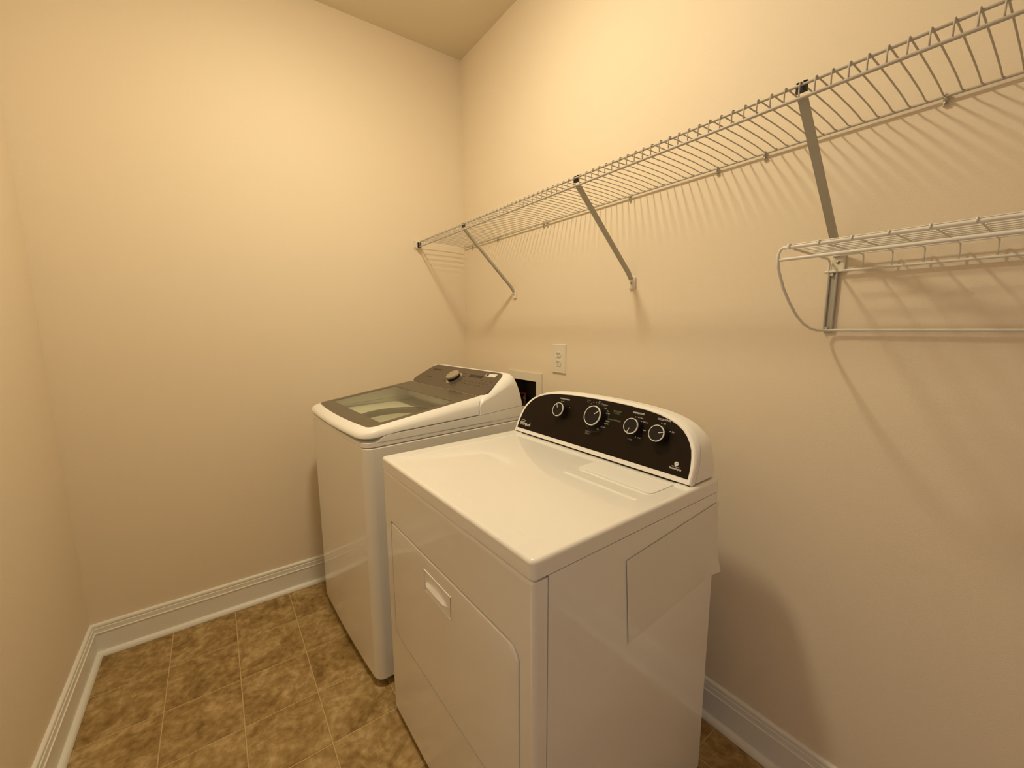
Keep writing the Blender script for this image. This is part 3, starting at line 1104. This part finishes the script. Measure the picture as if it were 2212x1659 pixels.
legend('SHIELD', 0.3615, 0.0633, 0.0064, PRINT_DIM, sx=0.9)
legend('Timed', 0.3292, 0.1715, 0.0058, PRINT_DIM)
legend('Dry', 0.3272, 0.1660, 0.0058, PRINT_DIM)
for tx, uu, hh, sz in (('No Heat', 0.5348, 0.1481, 0.0058), ('Ex Low', 0.5553, 0.1383, 0.0058), ('Low', 0.5581, 0.1147, 0.0058), ('Med', 0.5480, 0.0897, 0.0058),
                       ('High', 0.5227, 0.0798, 0.0058), ('Off', 0.6129, 0.1444, 0.0062), ('On', 0.6428, 0.1271, 0.0062), ('OFF', 0.3972, 0.0852, 0.0056),
                       ('Cool Down', 0.4140, 0.0955, 0.0052), ('Less Dry', 0.4235, 0.1085, 0.0052), ('Delicate', 0.4255, 0.1165, 0.0052), ('Cool Down', 0.3990, 0.1660, 0.0052),
                       ('Very Dry', 0.4170, 0.1410, 0.0052), ('Auto', 0.4160, 0.1490, 0.0052), ('OFF', 0.4035, 0.1555, 0.0052), ('OFF', 0.3330, 0.1215, 0.0050),
                       ('Damp', 0.3760, 0.1735, 0.0048), ('Dry', 0.3735, 0.1690, 0.0045),
                       ('20', 0.3850, 0.1680, 0.0045), ('30', 0.3620, 0.1690, 0.0045), ('40', 0.3510, 0.1675, 0.0045), ('50', 0.3425, 0.1610, 0.0045), ('60', 0.3365, 0.1525, 0.0045), ('70', 0.3335, 0.1440, 0.0045)):
    legend(tx, uu, hh, sz, PRINT, sx=0.88)
for uu, hh in ((0.5185, 0.1483), (0.5415, 0.1385), (0.5490, 0.1150), (0.5360, 0.0900), (0.5135, 0.0800), (0.6040, 0.1446), (0.6345, 0.1273), (0.2545, 0.1340)):
    b = bmesh.new()
    lathe(b, [(0.0013, 0.0004), (0.0013, 0.0009)], 10, onface(uu, hh), fn)
    fin('index_dot', b, PRINT, rim)
# ring printed around the cycle knob, round emblem lower right, swirl over the maker's name
b = bmesh.new()
o_ = onface(0.3804, 0.1195)
lathe(b, [(0.0448, 0.0004), (0.0448, 0.0008), (0.0440, 0.0008), (0.0440, 0.0004)], 56, o_, fn, True)
fin('dial_scale', b, mat('faint_print', (0.10, 0.09, 0.075), 0.5, 0.2), rim)
b = bmesh.new()
o_ = onface(0.6752, 0.0478)
lathe(b, [(0.0058, 0.0004), (0.0058, 0.0009), (0.0, 0.0009)], 24, o_, fn)
fin('emblem', b, PRINT, rim)
b = bmesh.new()
tube(b, [onface(0.6752 + 0.0042 * t, 0.0478 + 0.0016 * math.sin(t * 3.0), 0.0011) for t in [-1 + 0.2 * k for k in range(11)]], 0.0005, 5)
fin('emblem_mark', b, CONSOLE_BLACK, rim)
b = bmesh.new()
tube(b, [onface(0.0460 + 0.0115 * math.cos(a), 0.0478 + 0.0032 * math.sin(a), 0.0008) for a in [math.radians(20 + 16 * k) for k in range(21)]], 0.0006, 5)
fin('emblem_mark', b, PRINT, rim)

# ------------------------------------------------------------------ sheet stuck on the dryer's side
b = bmesh.new()
n = 10
ra, rb_ = [], []
for i in range(n + 1):
    t = i / n
    col_a, col_b = [], []
    for j in range(n + 1):
        s_ = j / n
        v = 0.262 + (0.657 - 0.262) * t + (0.280 - 0.262) * s_
        z = 0.8235 + (0.8505 - 0.8235) * t + (0.617 - 0.8235) * s_
        curl = 0.010 * max(0.0, t - 0.93) / 0.07 * max(0.0, s_ - 0.75) / 0.25
        lift = 0.0005 + 0.0005 * math.sin(math.pi * s_) * (1 - t) ** 3
        col_a.append(b.verts.new((DW + lift + curl, v, z)))
        col_b.append(b.verts.new((DW + lift + curl + 0.0006, v, z)))
    ra.append(col_a)
    rb_.append(col_b)
for g_ in (ra, rb_):
    for i in range(n):
        for j in range(n):
            b.faces.new((g_[i][j], g_[i + 1][j], g_[i + 1][j + 1], g_[i][j + 1]))
for i in range(n):
    for j0 in (0, n):
        b.faces.new((ra[i][j0], ra[i + 1][j0], rb_[i + 1][j0], rb_[i][j0]))
        b.faces.new((ra[j0][i], ra[j0][i + 1], rb_[j0][i + 1], rb_[j0][i]))
sheet = fin('plastic_sheet', b, SHEET, None, 40)
sheet.location = (0.94581, -0.86914, 0)
sheet.rotation_euler = (0, 0, 0.02017)
tag(sheet, 'thin white plastic sheet stuck flat on the side of the dryer', 'plastic sheet')
